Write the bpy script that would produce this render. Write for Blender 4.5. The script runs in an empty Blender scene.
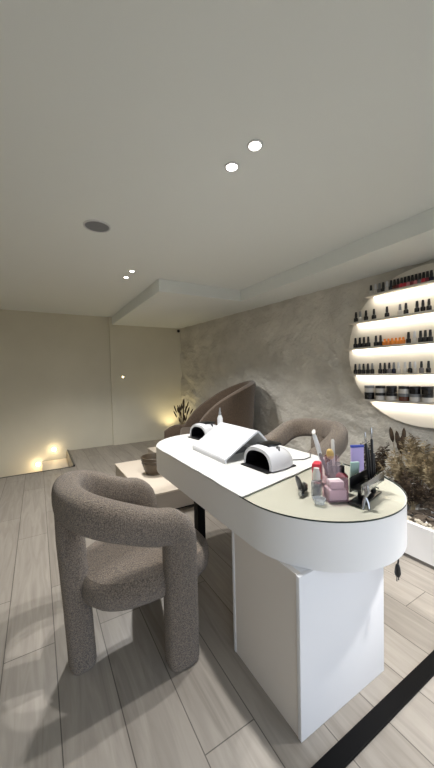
import bpy, bmesh, math, random
from mathutils import Vector, Matrix, noise
random.seed(7)
S = bpy.context.scene
C = S.collection
PI = math.pi

# ---------------------------------------------------------------- materials
def lin(c):
    return tuple(((v / 255) / 12.92 if v / 255 <= .04045 else ((v / 255 + .055) / 1.055) ** 2.4) for v in c) + (1,)

def mat(name, rgb, rough=.5, metal=0, bump=None, mott=None, **kw):
    m = bpy.data.materials.new(name); m.use_nodes = True
    nt = m.node_tree; b = nt.nodes['Principled BSDF']
    b.inputs['Base Color'].default_value = lin(rgb)
    b.inputs['Roughness'].default_value = rough
    b.inputs['Metallic'].default_value = metal
    for k, v in kw.items():
        b.inputs[k].default_value = v
    tc = nt.nodes.new('ShaderNodeTexCoord')
    if mott:      # (scale, second colour)
        n = nt.nodes.new('ShaderNodeTexNoise'); n.inputs['Scale'].default_value = mott[0]; n.inputs['Detail'].default_value = 4
        r = nt.nodes.new('ShaderNodeValToRGB')
        r.color_ramp.elements[0].position = .35; r.color_ramp.elements[1].position = .65
        r.color_ramp.elements[0].color = lin(rgb); r.color_ramp.elements[1].color = lin(mott[1])
        nt.links.new(tc.outputs['Object'], n.inputs['Vector'])
        nt.links.new(n.outputs['Fac'], r.inputs['Fac']); nt.links.new(r.outputs['Color'], b.inputs['Base Color'])
    if bump:      # (scale, strength, distance)
        n2 = nt.nodes.new('ShaderNodeTexNoise'); n2.inputs['Scale'].default_value = bump[0]; n2.inputs['Detail'].default_value = 5
        bp = nt.nodes.new('ShaderNodeBump'); bp.inputs['Strength'].default_value = bump[1]; bp.inputs['Distance'].default_value = bump[2]
        nt.links.new(tc.outputs['Object'], n2.inputs['Vector'])
        nt.links.new(n2.outputs['Fac'], bp.inputs['Height']); nt.links.new(bp.outputs['Normal'], b.inputs['Normal'])
    return m

def emis(name, rgb, s):
    m = bpy.data.materials.new(name); m.use_nodes = True
    b = m.node_tree.nodes['Principled BSDF']
    b.inputs['Base Color'].default_value = lin(rgb)
    b.inputs['Emission Color'].default_value = lin(rgb)
    b.inputs['Emission Strength'].default_value = s
    return m

def clear(name, rgb, mixf=.12, rough=.03, body=None):
    """clear glass / acrylic: see-through with a glossy coat"""
    m = bpy.data.materials.new(name); m.use_nodes = True
    nt = m.node_tree; nt.nodes.clear()
    o = nt.nodes.new('ShaderNodeOutputMaterial'); t = nt.nodes.new('ShaderNodeBsdfTransparent')
    p = nt.nodes.new('ShaderNodeBsdfPrincipled'); mx = nt.nodes.new('ShaderNodeMixShader')
    t.inputs['Color'].default_value = lin(rgb); p.inputs['Base Color'].default_value = lin(body or rgb)
    p.inputs['Roughness'].default_value = rough
    fr0 = nt.nodes.new('ShaderNodeLayerWeight'); fr0.inputs['Blend'].default_value = .5
    fp = nt.nodes.new('ShaderNodeMath'); fp.operation = 'POWER'; fp.inputs[1].default_value = 4
    nt.links.new(fr0.outputs['Facing'], fp.inputs[0])
    fr = nt.nodes.new('ShaderNodeMath'); fr.operation = 'MULTIPLY'; fr.inputs[1].default_value = .5
    nt.links.new(fp.outputs[0], fr.inputs[0])
    ad = nt.nodes.new('ShaderNodeMath'); ad.operation = 'ADD'; ad.inputs[1].default_value = mixf
    nt.links.new(fr.outputs[0], ad.inputs[0]); nt.links.new(ad.outputs[0], mx.inputs[0])
    nt.links.new(t.outputs[0], mx.inputs[1]); nt.links.new(p.outputs[0], mx.inputs[2])
    nt.links.new(mx.outputs[0], o.inputs[0])
    return m

def floor_mat():
    m = bpy.data.materials.new('plank_floor'); m.use_nodes = True
    nt = m.node_tree; b = nt.nodes['Principled BSDF']; N = nt.nodes.new; Lk = nt.links.new
    tc = N('ShaderNodeTexCoord'); mp = N('ShaderNodeMapping')
    mp.inputs['Rotation'].default_value = (0, 0, -PI / 2)      # planks run along Y
    mp.inputs['Location'].default_value = (.35, .03, 0)
    Lk(tc.outputs['Object'], mp.inputs['Vector'])
    br = N('ShaderNodeTexBrick'); br.inputs['Scale'].default_value = 1
    br.inputs['Brick Width'].default_value = 1.28; br.inputs['Row Height'].default_value = .217
    br.inputs['Mortar Size'].default_value = .0022; br.inputs['Mortar Smooth'].default_value = .1; br.inputs['Bias'].default_value = 0
    br.offset = .37; br.offset_frequency = 2
    br.inputs['Color1'].default_value = lin((166, 159, 150)); br.inputs['Color2'].default_value = lin((150, 143, 134))
    br.inputs['Mortar'].default_value = lin((96, 90, 84))
    Lk(mp.outputs[0], br.inputs['Vector'])
    mp2 = N('ShaderNodeMapping'); mp2.inputs['Scale'].default_value = (13, 1.1, 1)
    Lk(tc.outputs['Object'], mp2.inputs['Vector'])
    n = N('ShaderNodeTexNoise'); n.inputs['Scale'].default_value = 1.6; n.inputs['Detail'].default_value = 8; n.inputs['Distortion'].default_value = 1.6
    Lk(mp2.outputs[0], n.inputs['Vector'])
    r = N('ShaderNodeValToRGB'); r.color_ramp.elements[0].position = .3; r.color_ramp.elements[1].position = .75
    r.color_ramp.elements[0].color = (.77, .76, .75, 1); r.color_ramp.elements[1].color = (1.1, 1.1, 1.1, 1)
    Lk(n.outputs['Fac'], r.inputs['Fac'])
    mx = N('ShaderNodeMix'); mx.data_type = 'RGBA'; mx.blend_type = 'MULTIPLY'; mx.inputs[0].default_value = 1
    Lk(br.outputs['Color'], mx.inputs[6]); Lk(r.outputs['Color'], mx.inputs[7])
    Lk(mx.outputs[2], b.inputs['Base Color'])
    b.inputs['Roughness'].default_value = .42
    bp = N('ShaderNodeBump'); bp.inputs['Strength'].default_value = .25; bp.inputs['Distance'].default_value = .002; bp.invert = True
    Lk(br.outputs['Fac'], bp.inputs['Height']); Lk(bp.outputs[0], b.inputs['Normal'])
    return m

M = dict(
    floor=floor_mat(),
    ceil=mat('ceiling_paint', (222, 226, 224), .8),
    wall=mat('wall_paint', (214, 209, 192), .85, mott=(1.3, (208, 203, 186))),
    stone=mat('stone_plaster', (186, 182, 173), .85, bump=(22, .8, .03), mott=(3.2, (204, 200, 190))),
    fabric=mat('boucle_fabric', (146, 130, 113), .95, bump=(300, 1, .010), mott=(190, (78, 69, 61)), **{'Sheen Weight': .25}),
    armfab=mat('brown_velvet', (88, 72, 57), .85, bump=(140, .5, .004), mott=(60, (72, 58, 46)), **{'Sheen Weight': .3}),
    white=mat('white_lacquer', (232, 231, 230), .35),
    pedwhite=mat('white_board', (226, 226, 228), .4),
    panel=mat('greige_board', (222, 215, 208), .42),
    top=mat('cream_tabletop', (214, 208, 194), .4),
    cloth=mat('white_cloth', (206, 206, 203), .8, bump=(45, .25, .004)),
    black=mat('black_metal', (5, 5, 6), .6, **{'Specular IOR Level': .12}),
    blackpl=mat('black_plastic', (18, 18, 20), .3),
    whitepl=mat('white_plastic', (206, 207, 210), .25),
    greypl=mat('grey_plastic', (120, 122, 124), .4),
    steel=mat('brushed_steel', (185, 186, 188), .22, 1),
    darksteel=mat('dark_steel', (70, 72, 74), .3, 1),
    glass=clear('clear_glass', (253, 254, 253), .03, body=(20, 30, 26)),
    gedge=mat('green_glass_edge', (10, 34, 26), .3),
    acryl=clear('clear_acrylic', (225, 228, 230), .25, .1),
    pinkclear=clear('pink_tinted_plastic', (250, 238, 243), .07, .15),
    shelf=mat('shelf_board', (196, 190, 180), .5),
    disc=mat('disc_paint', (218, 212, 200), .7),
    strip=emis('led_strip', (255, 244, 224), 2.4),
    lamp=emis('lamp_lens', (255, 248, 235), 12),
    warm=emis('warm_lamp_lens', (255, 226, 160), 9),
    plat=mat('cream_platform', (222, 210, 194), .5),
    plat_shaded=mat('platform_side_shaded', (182, 172, 160), .5),  # same cream as the top, with the side's shade put into the colour
    bowl=mat('brown_ceramic', (88, 75, 60), .4, mott=(9, (70, 60, 48))),
    dry=mat('dry_grass', (172, 156, 124), .9, mott=(14, (118, 102, 76))),
    darkdry=mat('dark_seed_head', (78, 62, 46), .95, mott=(30, (52, 42, 33))),
    bark=mat('bark', (84, 73, 61), .9, bump=(60, .7, .006), mott=(18, (58, 50, 43))),
    pebble=mat('pale_pebble', (186, 178, 162), .8, mott=(20, (150, 142, 128))),
    trim=mat('grey_trim', (120, 116, 112), .5),
    mesh_g=mat('speaker_grille', (120, 122, 126), .7, bump=(500, .5, .002)),
    red=mat('red_paper', (196, 52, 66), .5),
    darkred=mat('dark_red_plastic', (112, 26, 40), .4),
    lilac=mat('lilac_plastic', (172, 158, 208), .35),
    blue=mat('blue_plastic', (46, 66, 160), .35),
    mint=mat('pale_green_plastic', (176, 206, 196), .35),
    gold=mat('golden_brush', (196, 164, 96), .5),
    orange=mat('orange_polish', (248, 152, 62), .15, **{'Transmission Weight': .2}),
    amber=mat('brown_polish', (92, 48, 34), .2),
    navy=mat('navy_polish', (30, 32, 52), .15),
    pinkp=mat('pink_polish', (206, 130, 138), .2),
    gray=mat('grey_polish', (120, 116, 118), .2),
    blk=mat('black_polish', (16, 15, 17), .15),
    clearp=mat('frosted_polish', (206, 202, 196), .15),
)

# ---------------------------------------------------------------- helpers
def obj(name, bm, m, parent=None, smooth=True, loc=None, rot=None):
    me = bpy.data.meshes.new(name)
    bmesh.ops.recalc_face_normals(bm, faces=bm.faces[:])
    bm.to_mesh(me); bm.free()
    for x in (m if isinstance(m, (list, tuple)) else [m]):
        me.materials.append(x)
    if smooth:
        me.polygons.foreach_set('use_smooth', [True] * len(me.polygons))
        try: me.set_sharp_from_angle(angle=math.radians(38))
        except Exception: pass
    o = bpy.data.objects.new(name, me); C.objects.link(o)
    if parent: o.parent = parent
    if loc is not None: o.location = loc
    if rot is not None: o.rotation_euler = rot
    return o

def tag(o, label, cat, group=None, kind=None):
    o['label'] = label; o['category'] = cat
    if group: o['group'] = group
    if kind: o['kind'] = kind
    return o

def thing(name, label, cat, loc=(0, 0, 0), rz=0, group=None):
    o = bpy.data.objects.new(name, None); C.objects.link(o)
    o.empty_display_size = .1
    o.location = loc; o.rotation_euler = (0, 0, rz)
    return tag(o, label, cat, group)

def struct(name, bm, m, smooth=False):
    o = obj(name, bm, m, None, smooth); o['kind'] = 'structure'; return o

def copy_tree(o, parent=None):
    c = o.copy(); C.objects.link(c); c.parent = parent
    for ch in list(o.children): copy_tree(ch, c)
    return c

def box(bm, x0, x1, y0, y1, z0, z1, bev=0, mi=0, seg=2):
    r = bmesh.ops.create_cube(bm, size=1)
    vs = r['verts']
    for v in vs:
        v.co = Vector(((x0 + x1) / 2 + v.co.x * (x1 - x0), (y0 + y1) / 2 + v.co.y * (y1 - y0), (z0 + z1) / 2 + v.co.z * (z1 - z0)))
    fs = {f for v in vs for f in v.link_faces}
    for f in fs: f.material_index = mi
    if bev:
        es = list({e for v in vs for e in v.link_edges})
        r2 = bmesh.ops.bevel(bm, geom=es, offset=bev, segments=seg, affect='EDGES', profile=.5)
        for f in r2['faces']: f.material_index = mi
    return bm

def B(*a, **k): return box(bmesh.new(), *a, **k)

def prism(bm, pts, z0, z1, bev=0, mi=0, side=None):
    """extrude a plan outline"""
    lo = [bm.verts.new((p[0], p[1], z0)) for p in pts]; hi = [bm.verts.new((p[0], p[1], z1)) for p in pts]
    n = len(pts)
    f1 = bm.faces.new(lo[::-1]); f2 = bm.faces.new(hi)
    f1.material_index = f2.material_index = mi
    for i in range(n):
        f = bm.faces.new((lo[i], lo[(i + 1) % n], hi[(i + 1) % n], hi[i])); f.material_index = mi if side is None else side
    if bev:
        es = [e for e in list(f1.edges) + list(f2.edges)]
        bmesh.ops.bevel(bm, geom=es, offset=bev, segments=2, affect='EDGES', profile=.5)
    return bm

def lathe(bm, prof, n=24, cx=0, cy=0, cz=0, mi=0, rib=0):
    rings = []
    for r, z in prof:
        if r < 1e-6:
            rings.append([bm.verts.new((cx, cy, cz + z))]); continue
        rings.append([bm.verts.new((cx + r * math.cos(2 * PI * i / n), cy + r * math.sin(2 * PI * i / n), cz + z)) for i in range(n)])
    for a, b in zip(rings, rings[1:]):
        for i in range(n):
            j = (i + 1) % n
            if len(a) == 1 and len(b) == 1: continue
            if len(a) == 1: f = bm.faces.new((a[0], b[i], b[j]))
            elif len(b) == 1: f = bm.faces.new((a[i], a[j], b[0]))
            else: f = bm.faces.new((a[i], a[j], b[j], b[i]))
            f.material_index = mi
    for rg, fl in ((rings[0], 1), (rings[-1], 0)):
        if len(rg) > 1:
            f = bm.faces.new(rg[::-1] if fl else rg); f.material_index = mi
    return bm

def tube(bm, pts, rad, n=8, mi=0):
    pts = [Vector(p) for p in pts]; rings = []
    rads = rad if isinstance(rad, (list, tuple)) else [rad] * len(pts)
    up = Vector((0, 0, 1)); prev = None
    for i, p in enumerate(pts):
        t = (pts[min(i + 1, len(pts) - 1)] - pts[max(i - 1, 0)]).normalized()
        if prev is None:
            a = t.cross(up) if abs(t.z) < .95 else t.cross(Vector((1, 0, 0)))
        else:
            a = prev - t * prev.dot(t)
        a.normalize(); prev = a; b = t.cross(a)
        rings.append([bm.verts.new(p + (a * math.cos(2 * PI * k / n) + b * math.sin(2 * PI * k / n)) * rads[i]) for k in range(n)])
    for a, b in zip(rings, rings[1:]):
        for k in range(n):
            f = bm.faces.new((a[k], a[(k + 1) % n], b[(k + 1) % n], b[k])); f.material_index = mi
    bm.faces.new(rings[0][::-1]).material_index = mi; bm.faces.new(rings[-1]).material_index = mi
    return bm

def sweep(bm, path, outs, w, h, n=20, p=3.2, cap=True):
    """rounded-rectangle section: w along the outward vector, h along the other axis"""
    rings = []
    ws = w if isinstance(w, list) else [w] * len(path); hs = h if isinstance(h, list) else [h] * len(path)
    for i, pt in enumerate(path):
        t = (path[min(i + 1, len(path) - 1)] - path[max(i - 1, 0)]).normalized()
        o = outs[i]; o = (o - t * o.dot(t)).normalized(); nn = t.cross(o)
        ring = []
        for k in range(n):
            a = 2 * PI * (k + .5) / n; c, s = math.cos(a), math.sin(a)
            u = math.copysign(abs(c) ** (2 / p), c) * ws[i] / 2; v = math.copysign(abs(s) ** (2 / p), s) * hs[i] / 2
            ring.append(bm.verts.new(pt + o * u + nn * v))
        rings.append(ring)
    for a, b in zip(rings, rings[1:]):
        for k in range(n): bm.faces.new((a[k], a[(k + 1) % n], b[(k + 1) % n], b[k]))
    if cap: bm.faces.new(rings[0][::-1]); bm.faces.new(rings[-1])
    return bm

def stadium(cx, y0, y1, r, n=24):
    """outline, y0/y1 = centres of the two half circles"""
    p = [(cx + r * math.cos(PI + PI * i / n), y0 + r * math.sin(PI + PI * i / n)) for i in range(n + 1)]
    p += [(cx + r * math.cos(PI * i / n), y1 + r * math.sin(PI * i / n)) for i in range(n + 1)]
    return p

def clip(poly, a, b, c):
    """keep a*x + b*y >= c"""
    out = []
    for i, p in enumerate(poly):
        q = poly[(i + 1) % len(poly)]
        dp, dq = a * p[0] + b * p[1] - c, a * q[0] + b * q[1] - c
        if dp >= 0: out.append(p)
        if (dp > 0 > dq) or (dp < 0 < dq):
            t = dp / (dp - dq); out.append((p[0] + (q[0] - p[0]) * t, p[1] + (q[1] - p[1]) * t))
    return out

# ---------------------------------------------------------------- room
H, ZS = 2.5, 2.35
XL, YF, YB = -1.6, -1.0, 6.2
def wx(y): return 2.7 + (6.2 - y) * .09375          # face of the stone wall
# floor with a stair opening in the far left corner
bm = bmesh.new()
box(bm, XL, 3.6, YF - .1, 5.05, -.12, 0)
box(bm, .424, 3.6, 5.05, YB + .1, -.12, 0)
struct('floor', bm, M['floor'])
bm = B(XL - .1, 3.7, YF - .1, YB + .15, H, H + .1)
struct('ceiling', bm, M['ceil'])
# L shaped dropped soffit
bm = prism(bmesh.new(), [(1.29, 3.5), (2.475, 3.5), (2.475, YF), (3.5, YF), (3.5, YB + .1), (1.29, YB + .1)], ZS, H - .001)
struct('trim_1', bm, M['ceil'])
# back wall; its right part stands a little proud
struct('wall_back', B(XL - .1, 1.24, YB, YB + .12, -1.5, H), M['wall'])
struct('wall_back_right', B(1.24, 3.2, YB - .05, YB + .12, 0, H), M['wall'])
struct('wall_left', B(XL - .1, XL, YF, YB, -1.5, H), M['wall'])
# front wall with the shop window opening behind the camera
bm = bmesh.new()
box(bm, XL, -.9, YF - .1, YF, 0, H); box(bm, 3.0, 3.6, YF - .1, YF, 0, H); box(bm, -.9, 3.0, YF - .1, YF, 2.25, H)
struct('wall_front', bm, M['wall'])
# stone wall, real relief
bm = bmesh.new()
U0, U1 = YF - .1, YB
nu, nv = 300, 110
def relief(y, z):
    q = Vector((y * 1.25 + 3, z * 1.6, 0))
    warp = noise.noise_vector(q * 1.3) * .5
    a = noise.ridged_multi_fractal(q + warp, 1.0, 2.1, 4, 1.0, 2.0)
    b = noise.fractal(q * 4.2 + warp * 2, .8, 2.2, 4)
    c = noise.fractal(Vector((y * .8, z * .9, 4.)), 1, 2, 2)
    return -.042 * a + .026 * b + .02 * c + .04
grid = []
for i in range(nu + 1):
    y = U0 + (U1 - U0) * i / nu; col = []
    for j in range(nv + 1):
        z = ZS * j / nv
        d = max(-.06, min(.025, relief(y, z)))
        col.append(bm.verts.new((wx(y) + .012 - d * .8, y, z)))
    grid.append(col)
for i in range(nu):
    for j in range(nv):
        bm.faces.new((grid[i][j], grid[i][j + 1], grid[i + 1][j + 1], grid[i + 1][j]))
# solid body behind the relief
vb = [[bm.verts.new((wx(y) + .2, y, z)) for z in (0, ZS)] for y in (U0, U1)]
bm.faces.new((vb[0][0], vb[0][1], vb[1][1], vb[1][0]))
struct('wall_right', bm, M['stone'], smooth=True)
# stair opening: treads, stringer and edge strip
bm = bmesh.new()
box(bm, .02, .42, 5.06, 6.19, -.3, -.13); box(bm, -.36, .02, 5.06, 6.19, -.48, -.31); box(bm, -.74, -.36, 5.06, 6.19, -.66, -.49)
box(bm, -1.58, -.74, 5.06, 6.19, -.9, -.67)
struct('floor_stair', bm, M['plat'])
struct('trim_2', B(.424, .446, 5.055, 6.195, .001, .022), M['darksteel'])
struct('trim_3', B(XL, .446, 5.035, 5.055, .001, .006), M['darksteel'])
struct('trim_4', B(.40, 3.0, .648, .706, .001, .012, bev=.002), M['black'])
# low skirting under the right wall part
struct('baseboard_back', B(1.26, 2.70, YB - .062, YB - .05, .0, .05), M['wall'])

# ---------------------------------------------------------------- lamps in the ceiling
def downlight(x, y, label, watt, big=.88, blend=.5, size=130):
    t = thing('ceiling_spotlight', label, 'ceiling light', (x, y, H), 0, 'recessed ceiling spotlights')
    bm = lathe(bmesh.new(), [(.046 * big, 0), (.046 * big, -.005), (.036 * big, -.007), (.031 * big, -.001), (.031 * big, 0)], 28)
    obj('trim_ring', bm, M['whitepl'], t)
    bm = lathe(bmesh.new(), [(.0, -.0005), (.030 * big, -.0005), (.028 * big, -.004), (0, -.005)], 24)
    obj('lens', bm, M['lamp'], t)
    L = bpy.data.lights.new('spot', 'SPOT'); L.energy = watt; L.color = (1, .98, .955)
    L.spot_size = math.radians(size); L.spot_blend = blend; L.shadow_soft_size = .022
    lo = bpy.data.objects.new('lamp_light', L); C.objects.link(lo); lo.location = (x, y, H - .015)
downlight(.99, 1.249, 'bright recessed spotlight over the desk, nearer of the front pair', 36, blend=.5, size=118)
downlight(.975, 1.439, 'bright recessed spotlight over the desk, lower one of the front pair beside its twin', 36, blend=.5, size=118)
downlight(2.0, .1, 'recessed spotlight near the shop window, left one of its pair', 80, blend=.45, size=68)
downlight(2.2, .1, 'recessed spotlight near the shop window, right one of its pair', 80, blend=.45, size=68)
downlight(.94, 3.38, 'small recessed spotlight by the soffit corner, right one of the far pair', 48, .72)
downlight(.934, 3.614, 'small recessed spotlight by the soffit corner, left and farther one of the far pair', 48, .72)
t = thing('ceiling_speaker', 'round grey mesh ceiling speaker with thin white rim', 'speaker', (.437, 2.494, H))
obj('rim', lathe(bmesh.new(), [(.098, 0), (.098, -.006), (.09, -.009), (.086, -.004), (.086, 0)], 40), M['whitepl'], t)
obj('grille', lathe(bmesh.new(), [(0, -.001), (.086, -.001), (.086, -.005), (0, -.007)], 40), M['mesh_g'], t)

def wall_lamp(x, z, label, watt, r=.045):
    t = thing('wall_lamp', label, 'wall light', (x, YB, z), 0, 'step lights by the stair opening')
    bm = lathe(bmesh.new(), [(r, 0), (r, .012), (r * .8, .016), (r * .78, .004), (r * .78, 0)], 24); bmesh.ops.rotate(bm, verts=bm.verts, matrix=Matrix.Rotation(PI / 2, 3, 'X'))
    obj('ring', bm, M['whitepl'], t)
    bm = lathe(bmesh.new(), [(0, .001), (r * .76, .001), (r * .7, .02), (0, .026)], 20); bmesh.ops.rotate(bm, verts=bm.verts, matrix=Matrix.Rotation(PI / 2, 3, 'X'))
    obj('lens', bm, M['warm'], t)
    L = bpy.data.lights.new('glow', 'POINT'); L.energy = watt; L.color = (1, .8, .5); L.shadow_soft_size = .03
    lo = bpy.data.objects.new('lamp_light', L); C.objects.link(lo); lo.location = (x, YB - .09, z)
wall_lamp(-.041, -.164, 'glowing round step light lower on the wall at far left', .5)
wall_lamp(.215, .06, 'glowing round step light just above the lit stair tread', .5)
t = thing('wall_spotlight', 'tiny lit round fitting midway up the far wall', 'wall light', (1.46, YB - .05, 1.331))
bm = lathe(bmesh.new(), [(.03, 0), (.03, .02), (.022, .03), (0, .03)], 20); bmesh.ops.rotate(bm, verts=bm.verts, matrix=Matrix.Rotation(PI / 2, 3, 'X'))
obj('body', bm, M['whitepl'], t)
bm = lathe(bmesh.new(), [(.015, .031), (.013, .036), (0, .037)], 16); bmesh.ops.rotate(bm, verts=bm.verts, matrix=Matrix.Rotation(PI / 2, 3, 'X'))
obj('lens', bm, M['warm'], t)
t = thing('security_sensor', 'small black sensor high in the far corner under the soffit', 'sensor', (2.66, YB - .05, 2.29))
obj('bracket', B(-.012, .012, -.03, 0, -.01, .03, bev=.003), M['blackpl'], t)
bm = bmesh.new(); bmesh.ops.create_uvsphere(bm, u_segments=16, v_segments=10, radius=.032); bmesh.ops.translate(bm, verts=bm.verts, vec=(0, -.05, 0))
obj('dome', bm, M['blackpl'], t)

# ---------------------------------------------------------------- desk
DX, DR, DY0, DY1 = 1.145, .387, 1.035, 2.15
desk = thing('manicure_desk', 'long white round-ended manicure desk with thick apron on a white panel pedestal', 'desk', (DX, 1.6, 0))
def D(name, bm, m, **k):
    bmesh.ops.translate(bm, verts=bm.verts, vec=(-DX, -1.6, 0)); return obj(name, bm, m, desk, **k)
D('tabletop', prism(bmesh.new(), stadium(DX, DY0, DY1, DR - .006, 40), .795, .80), M['top'])
D('apron', prism(bmesh.new(), stadium(DX, DY0, DY1, DR, 40), .616, .7995, bev=.003), M['white'])
# slanted join between the glass and the cloth
ca, cb = -.17, .749
cc = ca * .771 + cb * 1.088
g = clip(stadium(DX, DY0, DY1, DR + .002, 40), -ca, -cb, -cc - .02)
D('glass_top', prism(bmesh.new(), g, .8005, .8070, mi=0, side=1), [M['glass'], M['gedge']], smooth=False)
D('top_plate', B(.8065, 1.2715, .7955, 1.2015, .590, .6150), M['pedwhite'])
D('front_panel', B(.78, 1.296, .777, .795, 0, .6155, bev=.002), M['pedwhite'])
D('side_panel', B(.7835, .806, .795, 1.202, 0, .6155), M['panel'])
D('side_panel', B(1.272, 1.288, .795, 1.202, 0, .6155), M['panel'])
D('back_panel', B(.78, 1.296, 1.202, 1.22, 0, .6155, bev=.002), M['pedwhite'])
bm = bmesh.new()
box(bm, .985, 1.045, 1.99, 2.06, 0, .6155, bev=.003)
D('leg', bm, M['black'])
# cloth / paper towel laid over the far part of the desk
poly = clip(stadium(DX, DY0, DY1 - .03, DR + .004, 40), ca, cb, cc + .0)
bm = bmesh.new()
poly2 = []
for i, p in enumerate(poly):
    q = poly[(i + 1) % len(poly)]; L_ = math.dist(p, q); k = max(1, int(L_ / .04))
    for s in range(k):
        x = p[0] + (q[0] - p[0]) * s / k; y = p[1] + (q[1] - p[1]) * s / k
        w = .006 * noise.noise(Vector((x * 9, y * 9, 0)))
        poly2.append((x + w * (1 if x < DX else 0) - .002, y + w))
prism(bm, poly2, .8072, .8102)
tag(obj('desk_cloth', bm, M['cloth'], smooth=False), 'white cloth spread over the far two thirds of the desk top', 'cloth')

# power cable hanging from under the desk end
t = thing('power_cable', 'black cable with two-pin plug dangling below the desk end', 'cable', (1.285, .705, .600))
obj('cord', tube(bmesh.new(), [(0, 0, .0155), (-.004, .0, -.02), (-.011, -.004, -.05), (-.016, -.004, -.065)], .0035), M['blackpl'], t)
bm = lathe(bmesh.new(), [(0, -.062), (.006, -.062), (.010, -.075), (.0125, -.10), (.009, -.112), (0, -.112)], 12, -.016, -.004)
pl = obj('plug', bm, M['blackpl'], t)
bm = tube(bmesh.new(), [(-.022, -.004, -.111), (-.022, -.004, -.132)], .0022, 6)
obj('pin', bm, M['darksteel'], pl)
bm = tube(bmesh.new(), [(-.010, -.004, -.111), (-.009, -.004, -.132)], .0022, 6)
obj('pin', bm, M['darksteel'], pl)

# ---------------------------------------------------------------- boucle tub chairs
def chair(label, loc, rz):
    t = thing('boucle_armchair', label, 'chair', loc, rz, 'looped boucle chairs at the desk')
    zf, zb = .648, .79; half = .255; th, hh = .125, .155; fx = .245
    path, outs = [], []
    # near leg stub, bend, arm, back curve, mirrored
    pts = []
    rb = .07
    for z in (.44, .50, zf - rb): pts.append((Vector((fx, -half, z)), Vector((0, -1, 0))))
    for k in range(1, 7):
        a = k / 6 * PI / 2
        pts.append((Vector((fx - rb + rb * math.cos(a), -half, zf - rb + .012 * k / 6 + rb * math.sin(a))), Vector((0, -1, 0))))
    def za(x): # arm rises towards the back
        s = min(1, max(0, (.20 - x) / .38)); return zf + (zb - zf) * (.6 * s + .4 * s * s * (3 - 2 * s))
    for x in (.14, .09, .04): pts.append((Vector((x, -half, za(x))), Vector((0, -1, 0))))
    nb = 22
    for k in range(1, nb):
        a = -PI / 2 - PI * k / nb
        c, s = math.cos(a), math.sin(a)
        e = 2 / 2.35
        x = -.0 + math.copysign(abs(c) ** e, c) * .195; y = math.copysign(abs(s) ** e, s) * half
        o = Vector((c / .195, s / half, 0)).normalized()
        pts.append((Vector((x, y, za(x))), o))
    m = [(Vector((p.x, -p.y, p.z)), Vector((o.x, -o.y, 0))) for p, o in pts[:12]][::-1]
    pts += m
    path = [p for p, o in pts]; outs = [o for p, o in pts]
    obj('backrest', sweep(bmesh.new(), path, outs, th, hh, 24, 3.0), M['fabric'], t)
    for s in (-1, 1):
        pth = [Vector((fx, s * half, z)) for z in (0.0, .006, .02, .2, .44)]
        obj('leg', sweep(bmesh.new(), pth, [Vector((0, s, 0))] * 5, [th * .86, th * .95] + [th] * 3, [hh * .86, hh * .95] + [hh] * 3, 24, 3.0), M['fabric'], t)
    pth = [Vector((-.155, 0, 0)), Vector((-.155, 0, .006)), Vector((-.156, 0, .02)), Vector((-.17, 0, .3)), Vector((-.188, 0, .60)), Vector((-.195, 0, .74))]
    obj('leg', sweep(bmesh.new(), pth, [Vector((-1, 0, 0))] * 6, [.10, .112, .12, .12, .12, .11], [.13, .145, .155, .16, .17, .17], 24, 3.0), M['fabric'], t)
    # seat: thick rounded cushion
    bm = bmesh.new(); rings = []
    prof = [(.0, .315), (.80, .315), (.92, .325), (.985, .35), (1, .385), (.985, .425), (.93, .449), (.80, .458), (.4, .464), (0, .466)]
    n = 48
    for r, z in prof:
        if r == 0: rings.append([bm.verts.new((.165, 0, z))]); continue
        rg = []
        for i in range(n):
            a = 2 * PI * i / n; c, s = math.cos(a), math.sin(a)
            rg.append(bm.verts.new((.165 + math.copysign(abs(c) ** (2 / 2.7), c) * .33 * r, math.copysign(abs(s) ** (2 / 2.7), s) * .262 * r, z)))
        rings.append(rg)
    for a, b in zip(rings, rings[1:]):
        for i in range(n):
            j = (i + 1) % n
            if len(a) == 1: bm.faces.new((a[0], b[i], b[j]))
            elif len(b) == 1: bm.faces.new((a[i], a[j], b[0]))
            else: bm.faces.new((a[i], a[j], b[j], b[i]))
    obj('seat', bm, M['fabric'], t)
    return t
ch = chair('grey-brown boucle chair with looped back standing in front of the desk, seen whole', (.294, 1.557, 0), math.radians(2))
c2 = copy_tree(ch); c2.location = (1.95, 1.84, 0); c2.scale = (1.04, 1.07, 1.07); c2.rotation_euler = (0, 0, math.radians(183))
c2['label'] = 'boucle chair behind the desk with only its curved back showing above the top'

# ---------------------------------------------------------------- platform, foot bowl, lounge chair, plant
t = thing('low_platform', 'low cream platform step with recessed dark base behind the front chair', 'platform', (.83, 2.78, 0))
pl = [(0, 0), (1.85, 0), (1.85, 1.85), (.62, 1.85), (.62, 1.26), (0, 1.26)]
obj('base', prism(bmesh.new(), [(.04, .04), (1.81, .04), (1.81, 1.81), (.66, 1.81), (.66, 1.22), (.04, 1.22)], 0, .03), M['black'], t, smooth=False)
obj('body', prism(bmesh.new(), pl, .03, .205), M['plat_shaded'], t, smooth=False)
obj('top_board', prism(bmesh.new(), [(-.006, -.006), (1.856, -.006), (1.856, 1.856), (.614, 1.856), (.614, 1.266), (-.006, 1.266)], .205, .22), M['plat'], t, smooth=False)
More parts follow.
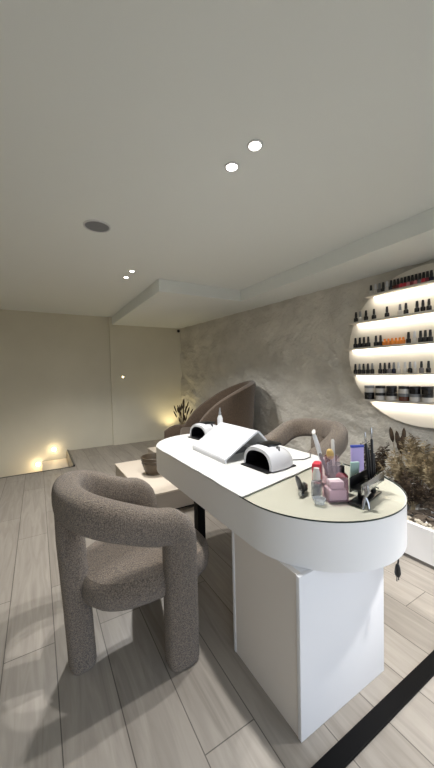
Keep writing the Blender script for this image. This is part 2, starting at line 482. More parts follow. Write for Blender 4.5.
# foot bowl
t = thing('foot_bowl', 'ribbed dark brown foot bath bowl on the cream platform', 'bowl', (1.13, 3.38, .2205))
bm = lathe(bmesh.new(), [(0, 0), (.085, 0), (.10, .012), (.122, .06), (.137, .12), (.146, .17), (.152, .185), (.152, .20), (.142, .204), (.134, .19), (.125, .12), (.09, .04), (0, .03)], 40)
obj('body', bm, M['bowl'], t)
for z, r in ((.165, .147), (.135, .1415)):
    bm = bmesh.new()
    tube(bm, [(r * math.cos(a * 2 * PI / 40), r * math.sin(a * 2 * PI / 40), z) for a in range(41)], .004, 6)
    obj('rib', bm, M['bowl'], t)
# lounge chair
t = thing('lounge_armchair', 'large brown barrel lounge chair with sweeping high back against the stone wall', 'armchair', (2.26, 3.88, .2205), math.radians(-25))
def shell(inner):
    bm = bmesh.new(); n = 44; rows = []
    for k in range(n + 1):
        u = k / n                        # 0 far arm end ... 1 near arm end
        # U shaped plan, open towards -x
        if u < .22: s = u / .22; P_ = Vector((-.80 + s * .78, .47, 0)); o = Vector((0, 1, 0))
        elif u > .78: s = (1 - u) / .22; P_ = Vector((-.62 + s * .6, -.47, 0)); o = Vector((0, -1, 0))
        else:
            a = PI / 2 - PI * (u - .22) / .56
            P_ = Vector((-.02 + .50 * math.cos(a), .47 * math.sin(a), 0)); o = Vector((math.cos(a), math.sin(a), 0))
        d = abs(u - .5)
        hgt = .32 + .70 * max(0, math.cos(min(1, d / .40) * PI / 2)) ** .6
        if u < .05: hgt *= .72 + .28 * math.sin(u / .05 * PI / 2)
        if u > .95: hgt *= .72 + .28 * math.sin((1 - u) / .05 * PI / 2)
        th_ = .11
        ring = []
        for (uu, zz) in ((-.5, 0), (-.5, .3), (-.5, .6), (-.5, .86), (-.42, .95), (-.2, .995), (.0, 1.0), (.2, .995), (.42, .95), (.5, .86), (.5, .6), (.5, .3), (.5, 0)):
            z = hgt - (1 - zz) * .35 if zz > .8 else zz / .8 * (hgt - .07)
            flare = .06 * (z / 1.0) ** 2
            ring.append(bm.verts.new(P_ + o * (uu * th_ + flare) + Vector((0, 0, z))))
        rows.append(ring)
    for a, b in zip(rows, rows[1:]):
        m_ = len(a)
        for k in range(m_): bm.faces.new((a[k], a[(k + 1) % m_], b[(k + 1) % m_], b[k]))
    bm.faces.new(rows[0]); bm.faces.new(rows[-1][::-1])
    return bm
obj('backrest', shell(0), M['armfab'], t)
bm = bmesh.new(); box(bm, -.50, .40, -.405, .405, .0, .18, bev=.02); obj('seat_base', bm, M['armfab'], t)
bm = bmesh.new(); box(bm, -.54, .38, -.405, .405,   .18, .30, bev=.05, seg=4); obj('seat', bm, M['armfab'], t)

# dried plant in the corner with its uplight
def stems(bm_s, bm_h, n, spread, h0, h1, head, lean=.25, seed=1, hr=.014, r=.0022):
    rr = random.Random(seed)
    for _ in range(n):
        a = rr.uniform(0, 2 * PI); b0 = rr.uniform(0, .03); hh = rr.uniform(h0, h1); l = rr.uniform(.1, 1) * lean * hh
        x0, y0 = b0 * math.cos(a), b0 * math.sin(a)
        pts = [(x0 + l * math.cos(a) * (s / 6) ** 1.8, y0 + l * math.sin(a) * (s / 6) ** 1.8, hh * s / 6) for s in range(7)]
        tube(bm_s, pts, r, 5)
        e = Vector(pts[-1]); d = (Vector(pts[-1]) - Vector(pts[-2])).normalized()
        if head == 'cat':
            L_ = rr.uniform(.10, .16)
            tube(bm_h, [e - d * .02 + d * L_ * s / 5 for s in range(6)], [.004, hr, hr * 1.15, hr * 1.1, hr * .9, .003], 8)
        else:      # feathery plume
            for q in range(46):
                s = rr.random(); c = e + d * (s * .2 - .09)
                ang = rr.uniform(0, 2 * PI); side = Vector((math.cos(ang), math.sin(ang), rr.uniform(.3, 1.2))).normalized()
                ln = (.055 * math.sin(PI * min(1, s * .85 + .12)) + .012)
                w = side.cross(d).normalized() * .0022
                v = [bm_h.verts.new(c - w), bm_h.verts.new(c + w), bm_h.verts.new(c + side * ln * .6 + w * .8 - Vector((0, 0, ln * .05))), bm_h.verts.new(c + side * ln - Vector((0, 0, ln * .35)))]
                bm_h.faces.new(v)
    return bm_s, bm_h
t = thing('dried_arrangement', 'dark dried cattails in a floor vase glowing in the far corner', 'plant', (2.40, 5.45, 0))
obj('vase', lathe(bmesh.new(), [(0, 0), (.07, 0), (.10, .08), (.10, .18), (.06, .27), (.05, .30), (.042, .30), (.05, .27), (0, .25)], 24), M['bowl'], t)
a, b = stems(bmesh.new(), bmesh.new(), 30, .1, .28, .60, 'cat', .34, 3, .012)
bmesh.ops.translate(a, verts=a.verts, vec=(0, 0, .16)); bmesh.ops.translate(b, verts=b.verts, vec=(0, 0, .16))
obj('stems', a, M['dry'], t); obj('seed_heads', b, M['darkdry'], t)
t = thing('floor_uplight', 'small warm spotlight on the floor behind the lounge chair', 'floor light', (2.42, 5.92, 0))
obj('body', lathe(bmesh.new(), [(0, 0), (.06, 0), (.06, .09), (.05, .10), (.05, .08), (0, .08)], 20), M['blackpl'], t)
obj('lens', lathe(bmesh.new(), [(0, .081), (.048, .081), (.045, .088), (0, .09)], 20), M['warm'], t)
L = bpy.data.lights.new('uplight', 'SPOT'); L.energy = 7; L.color = (1, .83, .45); L.spot_size = math.radians(120); L.spot_blend = .8; L.shadow_soft_size = .05
lo = bpy.data.objects.new('lamp_light', L); C.objects.link(lo); lo.location = (2.42, 5.92, .12); lo.rotation_euler = (math.radians(180 - 4), 0, 0)

# ---------------------------------------------------------------- things on the desk
ZC, ZG = .8106, .8072       # on the cloth / on the glass
# white folded arm rest / dust collector
t = thing('armrest_stand', 'large white roof-shaped arm rest with open end on the desk cloth', 'arm rest', (.945, 1.53, ZC))
def slab(bm, prof, y0, y1, th):
    """open profile in x-z given thickness, extruded along y"""
    n = len(prof); P_ = [Vector((p[0], 0, p[1])) for p in prof]; off = []
    for i in range(n):
        t_ = (P_[min(i + 1, n - 1)] - P_[max(i - 1, 0)]).normalized(); nn = Vector((t_.z, 0, -t_.x)); off.append(P_[i] + nn * th)
    out = P_ + off[::-1]
    A = [bm.verts.new((p.x, y0, p.z)) for p in out]; Bv = [bm.verts.new((p.x, y1, p.z)) for p in out]
    bm.faces.new(A); bm.faces.new(Bv[::-1]); m_ = len(out)
    for i in range(m_): bm.faces.new((A[i], A[(i + 1) % m_], Bv[(i + 1) % m_], Bv[i]))
    return bm
prof = [(0, 0), (-.002, .022), (.004, .032), (.235, .168), (.25, .173), (.262, .168), (.415, .012), (.422, 0)]
obj('housing', slab(bmesh.new(), prof, 0, .44, .012), M['whitepl'], t, smooth=False)
obj('hinge_plate', B(.10, .34, .16, .40, .0, .006), M['greypl'], t)
obj('brace', tube(bmesh.new(), [(.09, .2, .007), (.30, .2, .105)], .006), M['steel'], t)
obj('brace', tube(bmesh.new(), [(.36, .1, .006), (.15, .1, .10)], .006), M['steel'], t)

def dome_lamp(label, loc, rz):
    t = thing('nail_lamp', label, 'nail lamp', loc, rz, 'domed nail curing lamps')
    # opening towards -x; half width along y
    def arch(w, h, x, z0=0.008, n=18):
        pts = []
        for k in range(n + 1):
            a = PI * k / n; c, s = math.cos(a), math.sin(a)
            pts.append(Vector((x, math.copysign(abs(c) ** (2 / 2.6), c) * w, z0 + abs(s) ** (2 / 2.6) * h)))
        return pts
    secs = [(0, .118, .11), (.02, .122, .116), (.07, .124, .118), (.13, .12, .110), (.18, .105, .088), (.208, .08, .062), (.22, .045, .03)]
    bm = bmesh.new(); rows = [[bm.verts.new(p) for p in arch(w, h, x)] for x, w, h in secs]
    inner = [[bm.verts.new(p) for p in arch(w - .018, h - .018, x)] for x, w, h in [(0, .118, .11), (.06, .12, .11), (.12, .11, .1), (.18, .09, .07)]]
    for R_, mi in ((rows, 0), (inner, 1)):
        for a, b in zip(R_, R_[1:]):
            for k in range(len(a) - 1):
                f = bm.faces.new((a[k], a[k + 1], b[k + 1], b[k])); f.material_index = mi
    for k in range(len(rows[0]) - 1):
        bm.faces.new((rows[0][k], rows[0][k + 1], inner[0][k + 1], inner[0][k]))
    bm.faces.new(rows[-1])
    f = bm.faces.new(inner[-1]); f.material_index = 1
    obj('shell', bm, [M['whitepl'], M['blackpl']], t)
    obj('base_plate', B(-.03, .20, -.112, .112, 0, .008, bev=.003), M['blackpl'], t)
    bm = B(.045, .15, -.05, .05, .119, .132, bev=.004); obj('vent_panel', bm, M['darksteel'], t)
    for y in (-.07, -.085): 
        obj('button', lathe(bmesh.new(), [(0, .1), (.005, .1), (.005, .122), (0, .123)], 12, .09, y), M['blackpl'], t)
    return t
dome_lamp('white domed nail lamp with black open mouth nearest the desk glass', (1.055, 1.365, ZC), math.radians(4))
dl = dome_lamp('second domed nail lamp half hidden behind the white roof-shaped arm rest', (1.14, 2.27, ZC), math.radians(10))
tag(obj('lamp_cord', tube(bmesh.new(), [(1.275, 1.37, .8145), (1.33, 1.36, .8145), (1.39, 1.33, .8145), (1.46, 1.345, .8145), (1.52, 1.40, .8145)], .0028), M['blackpl']), 'thin black cord running from the nail lamp across the cloth', 'cord')

t = thing('spray_bottle', 'slim white spray bottle with grey nozzle behind the arm rest', 'bottle', (1.33, 2.22, ZC))
obj('body', lathe(bmesh.new(), [(0, 0), (.021, 0), (.023, .005), (.023, .13), (.012, .15), (0, .15)], 20), M['whitepl'], t)
obj('nozzle', lathe(bmesh.new(), [(0, .15), (.011, .15), (.011, .17), (.007, .175), (.006, .20), (0, .202)], 14), M['greypl'], t)
t.scale = (1, 1, 1.25)

# nipper / clip in a black stand
t = thing('nail_clipper', 'black and steel nail clippers lying open on the glass', 'clippers', (.985, .97, ZG), math.radians(20))
bm = bmesh.new(); box(bm, -.02, .05, -.02, .0, 0, .012, bev=.004); bmesh.ops.rotate(bm, verts=bm.verts, matrix=Matrix.Rotation(.35, 3, 'Z'))
obj('lower_arm', bm, M['darksteel'], t)
bm = tube(bmesh.new(), [(-.02, -.01, .016), (.01, .0, .03), (.05, .03, .045), (.075, .05, .05)], [.005, .013, .012, .006], 8); obj('handle', bm, M['blackpl'], t)
bm = tube(bmesh.new(), [(-.02, -.01, .012), (.02, -.015, .02), (.06, .0, .024), (.085, .02, .022)], [.005, .012, .011, .006], 8); obj('handle', bm, M['blackpl'], t)
bm = lathe(bmesh.new(), [(0, .004), (.008, .004), (.008, .03), (0, .031)], 14, -.018, -.01); obj('pivot', bm, M['steel'], t)

# clear square bottle with frosted cap
t = thing('liquid_bottle', 'small clear bottle with frosted white cap beside the pink-lidded box', 'bottle', (1.03, .915, ZG), math.radians(28))
obj('cap', lathe(bmesh.new(), [(0, .075), (.017, .075), (.017, .10), (.012, .118), (.012, .125), (0, .126)], 18), M['clearp'], t)
obj('body', B(-.024, .024, -.018, .018, 0, .072, bev=.004), M['acryl'], t)
obj('liquid', B(-.019, .019, -.013, .013, .004, .05, bev=.003), M['gray'], t)
obj('neck', lathe(bmesh.new(), [(0, .0715), (.01, .0715), (.01, .0755), (0, .0755)], 14), M['acryl'], t)
t = thing('dappen_dish', 'tiny round glass dish in front of the clear bottle', 'dish', (.985, .862, ZG))
obj('body', lathe(bmesh.new(), [(0, 0), (.020, 0), (.024, .008), (.027, .02), (.023, .02), (.018, .010), (0, .008)], 24), M['acryl'], t)

# pink tinted box with open lid
t = thing('cotton_box', 'clear pink-tinted plastic box of white pads with its lid raised', 'box', (1.075, .855, ZG), math.radians(-28))
bm = bmesh.new()
for a in ((-.042, .042, -.036, -.034), (-.042, .042, .034, .036), (-.042, -.040, -.034, .034), (.040, .042, -.034, .034)):
    box(bm, a[0], a[1], a[2], a[3], .0, .095)
box(bm, -.042, .042, -.036, .036, 0, .003)
obj('tub', bm, M['pinkclear'], t, smooth=False)
obj('pads', B(-.037, .037, -.031, .031, .004, .048, bev=.004), M['cloth'], t)
obj('pads', B(-.030, .030, -.026, .026, .05, .082, bev=.006), M['cloth'], t)
bm = B(-.044, .044, 0, .004, .0, .075, bev=.0015); bmesh.ops.rotate(bm, verts=bm.verts, matrix=Matrix.Rotation(-.25, 3, 'X')); bmesh.ops.translate(bm, verts=bm.verts, vec=(0, .036, .095))
obj('lid', bm, M['pinkclear'], t)

tag(obj('red_pouch', B(-.03, .03, -.02, .02, 0, .10, bev=.008), M['red'], loc=(1.165, 1.03, ZG), rot=(0, 0, .5)), 'bright red and pink packet standing behind the clear bottle', 'packet')
t = thing('polish_remover', 'dark red bottle standing between the pink box and the tool rack', 'bottle', (1.16, .885, ZG))
obj('body', lathe(bmesh.new(), [(0, 0), (.024, 0), (.026, .004), (.026, .075), (.012, .09), (0, .09)], 20), M['darkred'], t)
obj('cap', lathe(bmesh.new(), [(0, .09), (.011, .09), (.011, .12), (0, .121)], 16), M['blackpl'], t)

# tumbler of brushes
t = thing('brush_cup', 'grey translucent cup holding nail brushes behind the pink box', 'cup', (1.215, .965, ZG))
obj('cup', lathe(bmesh.new(), [(0, 0), (.034, 0), (.038, .10), (.035, .10), (.031, .004), (0, .004)], 24), M['acryl'], t)
def stick(name, label, cat, base, top, r, m, head=None, grp=None):
    b = Vector(base); e = Vector(top) - b
    t = thing(name, label, cat, b, 0, grp)
    obj('handle', tube(bmesh.new(), [e * s for s in (0, .3, .7, .96, 1)], [r * .8, r, r, r, r * .5], 8), m, t)
    if head:
        d = e.normalized()
        obj('head', tube(bmesh.new(), [e + d * s for s in (0, .008, .03, .045, .05)], [head[0] * .4, head[0], head[0] * 1.1, head[0] * .7, .002], 10), head[1], t)
    return t
stick('powder_brush', 'brush with round golden head in the brush cup', 'brush', (1.205, .962, .813), (1.185, .965, .935), .004, M['greypl'], (.016, M['gold']))
stick('nail_file', 'beige upright file tallest in the brush cup', 'nail file', (1.222, .975, .813), (1.23, .99, 1.02), .008, M['clearp'])
stick('nail_file', 'grey upright file leaning left in the brush cup', 'nail file', (1.20, .975, .813), (1.15, 1.00, .96), .008, M['gray'])
# purple file packet and pale green packet
t = thing('file_packet', 'lilac packet with a blue top strip standing behind the black pens', 'packet', (1.42, .99, ZG), math.radians(-25))
obj('packet', B(-.034, .034, -.006, .006, 0, .145, bev=.002), M['lilac'], t)
obj('strip', B(-.035, .035, -.008, .008, .145, .157, bev=.002), M['blue'], t)
tag(obj('green_packet', B(-.02, .02, -.005, .005, 0, .13, bev=.002), M['mint'], loc=(1.235, .88, ZG), rot=(.1, 0, -.5)), 'pale green narrow packet standing left of the black pens', 'packet')
tag(obj('dark_packet', B(-.03, .03, -.012, .012, 0, .11, bev=.003), M['amber'], loc=(1.30, 1.06, ZG), rot=(0, 0, -.3)), 'dark brown carton standing behind the brush cup', 'carton')

# tool rack: black base, upright, slanted steel tray
t = thing('tool_rack', 'black rack with slanted steel tray at the round desk end', 'rack', (1.19, .79, ZG))
ax = Vector((.20, .06, 0)).normalized()
ang = math.radians(12)
def rot_bm(bm): bmesh.ops.rotate(bm, verts=bm.verts, matrix=Matrix.Rotation(ang, 3, 'Z')); return bm
obj('base', rot_bm(B(-.11, .10, -.03, .03, 0, .008, bev=.003)), M['blackpl'], t)
obj('post', rot_bm(B(-.055, -.025, -.012, .012, .008, .06, bev=.002)), M['blackpl'], t)
obj('post', rot_bm(B(.05, .08, -.012, .012, .008, .06, bev=.002)), M['blackpl'], t)
obj('tray', rot_bm(B(-.10, .14, -.022, .022, .06, .064)), M['darksteel'], t)
obj('tray_front', rot_bm(B(-.10, .14, -.026, -.022, .045, .088, bev=.001)), M['steel'], t)
obj('tray_back', rot_bm(B(-.10, .14, .022, .026, .045, .105, bev=.001)), M['darksteel'], t)
ca_, sa_ = math.cos(ang), math.sin(ang)
def RP(u, v, z): return (1.19 + u * ca_ - v * sa_, .79 + u * sa_ + v * ca_, ZG + z)
for i, (u, tu, h_) in enumerate(((.045, .04, .225), (.07, .065, .195), (.092, .105, .235), (.115, .13, .165))):
    stick('black_pen', ['black pen brush with silver tip, leftmost in the rack', 'shorter black pen brush, second from left in the rack', 'tallest black pen brush leaning right in the rack', 'short thin black pen brush at the right end of the rack'][i], 'pen',
          RP(u, .005, .066), RP(tu, .015, h_), .006 if i < 3 else .004, M['blackpl'], (.0045, M['steel']) if i in (0, 2) else None, 'black pen brushes in the rack')
t = thing('steel_clip', 'shiny steel pliers hanging on the left end of the rack', 'pliers', RP(-.10, -.036, .03))
obj('jaw', tube(bmesh.new(), [(0, 0, .01), (.01, -.006, .035), (.006, -.006, .06)], [.004, .012, .005], 10), M['steel'], t)
obj('handle', tube(bmesh.new(), [(0, 0, .012), (-.016, -.004, -.008), (-.03, -.01, -.025)], [.005, .006, .004], 8), M['steel'], t)
obj('handle', tube(bmesh.new(), [(.004, 0, .012), (.002, -.012, -.01), (-.004, -.02, -.028)], [.005, .006, .004], 8), M['steel'], t)
tag(obj('loose_cord', tube(bmesh.new(), [RP(.14, .0, .003)] + [(1.35, .9, ZG + .003), (1.42, .885, ZG + .003), (1.48, .90, ZG + .003)], .003), M['blackpl']), 'short black cord lying on the glass right of the tool rack', 'cord')

# tall white hand tool
t = thing('electric_file', 'tall white slim hand drill standing upright behind the brushes', 'nail drill', (1.44, 1.24, ZC if False else ZG + .004))
obj('foot', lathe(bmesh.new(), [(0, 0), (.022, 0), (.024, .006), (.010, .014), (0, .014)], 20), M['whitepl'], t)
obj('body', tube(bmesh.new(), [(0, 0, .012), (-.006, .004, .04), (-.018, .012, .10), (-.032, .022, .155), (-.036, .026, .17)], [.010, .012, .014, .012, .009], 12), M['whitepl'], t)
obj('head', tube(bmesh.new(), [(-.042, .018, .168), (-.034, .028, .178), (-.016, .040, .184)], [.009, .012, .009], 10), M['clearp'], t)

# ---------------------------------------------------------------- round shelf niche
n_ = Vector((-.9956, -.0934, 0)); u_ = Vector((-.0934, .9956, 0))     # towards the room / along the wall, away from the camera
ZCEN, RC, YC = 1.557, .75, 1.462
O = Vector((wx(YC), YC, 0)) + n_ * .012
def W(u, d, z): return O + u_ * u + n_ * d + Vector((0, 0, z))
def wbox(bm, u0, u1, d0, d1, z0, z1):
    v = [bm.verts.new(W(u, d, z)) for u in (u0, u1) for d in (d0, d1) for z in (z0, z1)]
    for f in ((0, 1, 3, 2), (4, 6, 7, 5), (0, 4, 5, 1), (2, 3, 7, 6), (0, 2, 6, 4), (1, 5, 7, 3)): bm.faces.new([v[i] for i in f])
    return bm
rack = thing('round_shelf_unit', 'round lit wall shelf unit of five white shelves on the stone wall', 'shelf', (O.x, O.y, 0))
def RK(name, bm, m, **k):
    bmesh.ops.translate(bm, verts=bm.verts, vec=(-O.x, -O.y, 0)); return obj(name, bm, m, rack, **k)
bm = bmesh.new(); nn = 72
for d in (-.0, .035):
    pass
A = [bm.verts.new(W(RC * math.cos(2 * PI * i / nn), 0, ZCEN + RC * math.sin(2 * PI * i / nn))) for i in range(nn)]
Bv = [bm.verts.new(W(RC * math.cos(2 * PI * i / nn), .035, ZCEN + RC * math.sin(2 * PI * i / nn))) for i in range(nn)]
bm.faces.new(A); bm.faces.new(Bv[::-1])
for i in range(nn): bm.faces.new((A[i], A[(i + 1) % nn], Bv[(i + 1) % nn], Bv[i]))
RK('back_disc', bm, M['disc'])
SH = [2.108, 1.853, 1.577, 1.297, 1.03]     # underside of each shelf
SD, ST = .135, .018
for z in SH:
    c = math.sqrt(max(.01, RC ** 2 - (z - ZCEN) ** 2)) + .01
    bm = wbox(bmesh.new(), -c, c, .036, SD, z, z + ST)
    bmesh.ops.bevel(bm, geom=bm.edges[:], offset=.002, segments=1, affect='EDGES')
    s = RK('shelf', bm, M['shelf'], smooth=False)
    bm = wbox(bmesh.new(), -c + .06, c - .06, .040, .052, z - .007, z - .0005)
    bmesh.ops.translate(bm, verts=bm.verts, vec=(-O.x, -O.y, 0))
    obj('led_strip', bm, M['strip'], s, smooth=False)
    L = bpy.data.lights.new('led', 'AREA'); L.shape = 'RECTANGLE'; L.size = 2 * c - .14; L.size_y = .012; L.energy = .8; L.color = (1, .93, .82)
    lo = bpy.data.objects.new('lamp_light', L); C.objects.link(lo); lo.location = W(0, .085, z - .004)
    # length along the wall, shining down and slightly back
    X_ = u_; Zl = (Vector((0, 0, 1)) + n_ * .7).normalized(); Y_ = Zl.cross(X_).normalized()
    Zl = X_.cross(Y_)
    lo.rotation_euler = Matrix((X_, Y_, Zl)).transposed().to_euler()

# pixel column -> position along the wall for things standing .05 in front of the disc
fpx = 305.; yw = math.radians(30.5); pt = math.radians(-1.9); rl = math.radians(-1.3)
FW = Vector((math.sin(yw) * math.cos(pt), math.cos(yw) * math.cos(pt), math.sin(pt)))
R0 = Vector((math.cos(yw), -math.sin(yw), 0)); U0_ = R0.cross(FW)
RR = R0 * math.cos(rl) + U0_ * math.sin(rl); UU = U0_ * math.cos(rl) - R0 * math.sin(rl)
def along(px, z, d=.085):
    # distance along the wall whose picture column is px, at height z
    lo_, hi_ = -.3, 1.2
    for _ in range(40):
        m_ = (lo_ + hi_) / 2; p = W(m_, d, z) - Vector((0, 0, 1.35)); x = 217 + fpx * p.dot(RR) / p.dot(FW)
        if x > px: lo_ = m_
        else: hi_ = m_
    return (lo_ + hi_) / 2

ORD = ['first', 'second', 'third', 'fourth', 'fifth', 'sixth', 'seventh', 'eighth', 'ninth', 'tenth', 'eleventh', 'twelfth', 'thirteenth', 'fourteenth', 'fifteenth', 'sixteenth', 'seventeenth', 'eighteenth', 'nineteenth', 'twentieth']
SHN = ['top', 'second', 'middle', 'fourth', 'bottom']
def bottle_meshes(r, hb, hc, body, cap):
    bm = lathe(bmesh.new(), [(0, 0), (r * .92, 0), (r, .004), (r, hb * .78), (r * .8, hb * .92), (r * .38, hb), (0, hb)], 14)
    b = lathe(bmesh.new(), [(0, hb), (r * .60, hb), (r * .58, hb + hc * .5), (r * .46, hb + hc), (0, hb + hc)], 12)
    return bm, b
cache = {}
def polish(shelf, i, px, body, cap, word, r=.0215, hb=.05, hc=.058, d=.085, grp='polish bottles on the round wall shelves'):
    z = SH[shelf] + ST + .0008
    p = W(along(px, z + .04, d), d, z)
    key = (r, hb, hc, body, cap)
    lab = f'{word}, {ORD[i]} from the left on the {SHN[shelf]} wall shelf'
    if key not in cache:
        a, b = bottle_meshes(r, hb, hc, body, cap)
        o = obj('polish_bottle', a, M[body]); c = obj('cap', b, M[cap], o); cache[key] = o
    else:
        o = copy_tree(cache[key])
    o.location = p; tag(o, lab, 'nail polish', grp)
names = {'blk': 'black', 'clearp': 'frosted pale', 'red': 'red', 'amber': 'brown', 'navy': 'dark navy', 'pinkp': 'pink', 'gray': 'grey', 'orange': 'translucent orange', 'darkred': 'dark red'}
def row(shelf, items, **k):
    for i, (px, body, cap) in enumerate(items):
        w = f"{names[body]} polish bottle with {'black' if cap == 'blackpl' else 'white' if cap == 'whitepl' else 'grey'} cap"
        polish(shelf, i, px, body, cap, w, **k)
row(0, [(371, 'clearp', 'blackpl'), (375.5, 'clearp', 'whitepl'), (379.5, 'gray', 'greypl'), (383.3, 'blk', 'blackpl'), (387, 'clearp', 'whitepl'), (391, 'navy', 'blackpl'), (394.5, 'amber', 'blackpl'), (398, 'darkred', 'blackpl'), (401.5, 'red', 'blackpl'), (405, 'red', 'blackpl'), (408.7, 'pinkp', 'blackpl'), (412.4, 'darkred', 'blackpl'), (416, 'pinkp', 'blackpl'), (419.8, 'gray', 'blackpl'), (423.6, 'red', 'blackpl'), (427.4, 'darkred', 'blackpl'), (431.4, 'navy', 'blackpl')], hb=.046, hc=.054)
row(1, [(356, 'blk', 'blackpl'), (360.3, 'clearp', 'greypl'), (366, 'blk', 'blackpl'), (374, 'blk', 'blackpl'), (387, 'blk', 'blackpl'), (400, 'clearp', 'greypl'), (406, 'blk', 'blackpl'), (417, 'blk', 'blackpl'), (423, 'blk', 'blackpl'), (429, 'blk', 'blackpl')])
row(2, [(355.5, 'blk', 'blackpl'), (359.8, 'blk', 'blackpl'), (364, 'blk', 'blackpl'), (368.3, 'blk', 'blackpl'), (376, 'blk', 'blackpl'), (380.5, 'blk', 'blackpl'), (408.5, 'blk', 'blackpl'), (414.5, 'clearp', 'whitepl'), (420.6, 'blk', 'blackpl'), (425.3, 'blk', 'blackpl'), (430.3, 'blk', 'blackpl')])
row(3, [(355.5, 'blk', 'blackpl'), (359.6, 'blk', 'greypl'), (363.6, 'blk', 'blackpl'), (368, 'blk', 'blackpl'), (372.3, 'blk', 'greypl'), (380.3, 'blk', 'blackpl'), (384.8, 'blk', 'blackpl'), (389.3, 'gray', 'blackpl'), (393.8, 'navy', 'greypl'), (398.4, 'clearp', 'whitepl'), (405, 'clearp', 'whitepl'), (410, 'blk', 'greypl'), (414.8, 'clearp', 'whitepl'), (421.5, 'gray', 'blackpl'), (428.5, 'blk', 'blackpl')], r=.0195)
# orange bottles, low
for i, px in enumerate((384.6, 388.4, 392.2, 396, 399.8, 403.2)):
    polish(2, i, px, 'orange', 'orange', 'low orange bottle', r=.0195, hb=.046, hc=.02, grp='orange bottles on the middle shelf')
for o in [o for o in C.objects if o.get('group') == 'orange bottles on the middle shelf']:
    o['label'] = o['label'].replace(' from the left on the middle round shelf', ' of the orange row on the middle shelf')
# gel jars, two high
def jar(px, lvl, body, lid, lab):
    r, hb, hl = .048, .044, .028
    z = SH[4] + ST + .0008 + lvl * .0728
    p = W(along(px, z + .02, .086), .086, z)
    key = ('jar', body, lid)
    if key not in cache:
        o = obj('gel_jar', lathe(bmesh.new(), [(0, 0), (r * .9, 0), (r * .96, .003), (r * .96, hb), (0, hb)], 20), M[body])
        obj('lid', lathe(bmesh.new(), [(0, hb), (r, hb), (r, hb + hl - .002), (r * .95, hb + hl), (0, hb + hl)], 20), M[lid], o); cache[key] = o
    else: o = copy_tree(cache[key])
    o.location = p; tag(o, lab, 'jar', 'gel jars on the bottom shelf')
cols = [(369.5, 'blk', 'blackpl', 'clearp', 'greypl'), (380.5, 'clearp', 'blackpl', 'clearp', 'blackpl'), (391.5, 'clearp', 'blackpl', 'blk', 'blackpl'), (404, 'amber', 'greypl', 'clearp', 'blackpl'), (415, 'clearp', 'greypl', 'blk', 'blackpl'), (427.5, 'clearp', 'blackpl', 'blk', 'blackpl')]
for i, (px, b0, l0, b1, l1) in enumerate(cols):
    jar(px, 0, b0, l0, f'lower gel jar in the {ORD[i]} stack from the left on the bottom round shelf')
    jar(px, 1, b1, l1, f'upper gel jar in the {ORD[i]} stack from the left on the bottom round shelf')

# ---------------------------------------------------------------- planter with dried grasses
PX, PY1 = 2.24, 1.98
t = thing('planter_box', 'long low white planter trough along the stone wall', 'planter', (PX, PY1, 0))
def TP(name, bm, m, **k):
    bmesh.ops.translate(bm, verts=bm.verts, vec=(-PX, -PY1, 0)); return obj(name, bm, m, t, **k)
y0_ = -.95
bm = bmesh.new(); xr0, xr1 = wx(PY1) - .04, wx(y0_) - .04
prism(bm, [(PX, y0_), (xr0, y0_), (xr0, PY1), (PX, PY1)], .03, .20)
box(bm, PX, PX + .03, y0_, PY1, .20, .262); box(bm, PX + .03, xr0, PY1 - .03, PY1, .20, .262); box(bm, PX + .03, xr0, y0_, y0_ + .03, .20, .262); box(bm, xr0 - .03, xr0, y0_ + .03, PY1 - .03, .20, .262)
TP('trough', bm, M['white'], smooth=False)
TP('plinth', prism(bmesh.new(), [(PX + .012, y0_ + .01), (xr0 - .01, y0_ + .01), (xr0 - .01, PY1 - .01), (PX + .012, PY1 - .01)], 0, .03), M['trim'], smooth=False)
# bark and pebbles: uncountable filling
def rocks(name, n, x0, x1, ya, yb, z, s0, s1, m, flat, seed):
    rr = random.Random(seed); bm = bmesh.new()
    for _ in range(n):
        r = bmesh.ops.create_icosphere(bm, subdivisions=1, radius=1)
        s = rr.uniform(s0, s1); c = Vector((rr.uniform(x0, x1), rr.uniform(ya, yb), z + rr.uniform(0, .02)))
        mt = Matrix.Rotation(rr.uniform(0, 6), 3, 'Z') @ Matrix.Rotation(rr.uniform(-.5, .5), 3, 'X')
        for v in r['verts']:
            q = Vector((v.co.x * s * rr.uniform(.9, 1.1) * flat[0], v.co.y * s * flat[1], v.co.z * s * flat[2])); v.co = c + mt @ q
    return bm
tag(obj('bark_mulch', rocks('bark', 1000, PX + .11, xr0 - .07, y0_ + .08, PY1 - .08, .236, .014, .03, None, (2.1, 1, .5), 5), M['bark'], smooth=False), 'brown bark mulch filling the white planter trough', 'bark', kind='stuff')
tag(obj('pebble_edging', rocks('pebble', 560, PX + .042, PX + .12, y0_ + .05, PY1 - .05, .232, .008, .017, None, (1.2, 1, .8), 6), M['pebble'], smooth=False), 'pale pebbles edging the front of the planter', 'pebbles', kind='stuff')
def clump(x, y, n, h0, h1, head, label, seed, lean=.4, m1='dry', m2='dry', hr=.014):
    t = thing('dried_grass', label, 'dried grass', (x, y, .235), 0, 'dried grasses in the planter')
    a, b = stems(bmesh.new(), bmesh.new(), n, .1, h0, h1, head, lean, seed, hr)
    obj('stems', a, M['dry'], t); obj('plumes' if head != 'cat' else 'seed_heads', b, M[m2], t)
    return t
clump(2.86, 1.54, 9, .34, .46, 'cat', 'dark brown seed heads standing highest at the left end of the planter', 11, .12, m2='darkdry', hr=.017)
clump(2.72, 1.19, 20, .14, .30, 'pl', 'dense tan grass tuft low beside the desk end in the planter', 12, .6)
clump(2.90, 1.12, 26, .20, .38, 'pl', 'pale tan pampas clump against the stone wall, middle of the planter', 13, .42)
clump(2.78, .98, 20, .15, .34, 'pl', 'tan pampas clump drooping over the planter front at the picture edge', 14, .8)
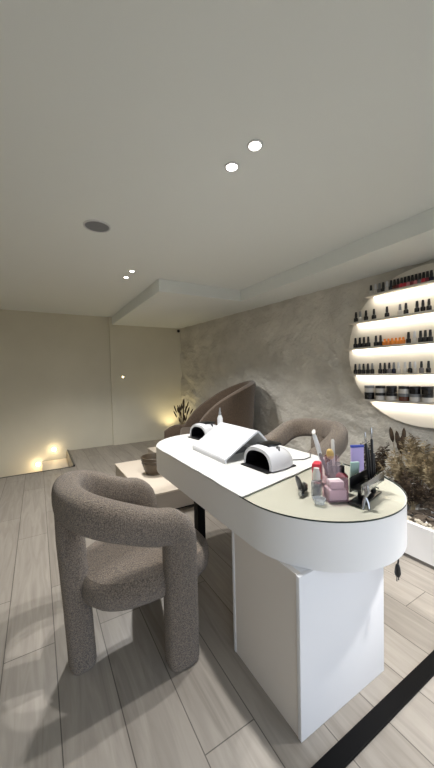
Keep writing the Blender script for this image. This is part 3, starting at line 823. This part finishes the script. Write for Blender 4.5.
clump(2.94, .90, 26, .2, .40, 'pl', 'brown pampas clump at the right picture edge against the wall', 15, .42, m2='darkdry')
clump(2.60, 1.02, 16, .05, .14, 'pl', 'short brown tuft lying among the pebbles at the planter front', 16, 1.2, m2='darkdry')
clump(2.99, 1.30, 18, .08, .24, 'pl', 'thin brown tuft in the far corner of the planter by the wall', 18, .5)
clump(2.66, 1.42, 24, .18, .36, 'pl', 'tan tuft right behind the desk end rising to the cattails', 19, .5)
clump(2.92, 1.42, 24, .22, .42, 'pl', 'dense pale plume clump against the wall just right of the cattails', 20, .42)
clump(2.70, 1.72, 20, .15, .34, 'pl', 'low brown tuft partly hidden by the pens on the desk', 21, .5, m2='darkdry')
clump(2.52, 1.27, 16, .10, .26, 'pl', 'short dark tuft in the left corner of the planter', 17, .7, m2='darkdry')

# ---------------------------------------------------------------- daylight through the shop window behind the camera
w = bpy.data.worlds.new('World'); S.world = w; w.use_nodes = True
w.node_tree.nodes['Background'].inputs['Color'].default_value = (.72, .85, 1, 1)
WN = w.node_tree.nodes; WL = w.node_tree.links
wtc = WN.new('ShaderNodeTexCoord'); wsp = WN.new('ShaderNodeSeparateXYZ'); wr = WN.new('ShaderNodeValToRGB')
wr.color_ramp.elements[0].position = .47; wr.color_ramp.elements[0].color = (.24, .24, .23, 1)
wr.color_ramp.elements[1].position = .53; wr.color_ramp.elements[1].color = (.78, .87, 1, 1)
wm = WN.new('ShaderNodeMath'); wm.operation = 'MULTIPLY_ADD'; wm.inputs[1].default_value = .5; wm.inputs[2].default_value = .5
WL.new(wtc.outputs['Generated'], wsp.inputs[0]); WL.new(wsp.outputs['Z'], wm.inputs[0]); WL.new(wm.outputs[0], wr.inputs[0]); WL.new(wr.outputs[0], WN['Background'].inputs['Color'])
w.node_tree.nodes['Background'].inputs['Strength'].default_value = 1.08
L = bpy.data.lights.new('window_portal', 'AREA'); L.shape = 'RECTANGLE'; L.size = 3.9; L.size_y = 2.25
L.cycles.is_portal = True
lo = bpy.data.objects.new('window_portal', L); C.objects.link(lo); lo.location = (1.05, YF - .05, 1.125); lo.rotation_euler = (PI / 2, 0, 0)

# ---------------------------------------------------------------- camera
cam = bpy.data.cameras.new('camera'); co = bpy.data.objects.new('camera', cam); C.objects.link(co)
cam.sensor_fit = 'VERTICAL'; cam.sensor_height = 24; cam.lens = fpx / 768 * 24; cam.clip_start = .02
Zc = -FW
co.matrix_world = Matrix.Translation((0, 0, 1.35)) @ Matrix((RR, UU, Zc)).transposed().to_4x4()
S.camera = co
S.view_settings.view_transform = 'Standard'; S.view_settings.look = 'None'; S.view_settings.gamma = 1
S.view_settings.use_curve_mapping = False
S.view_settings.exposure = 1.1
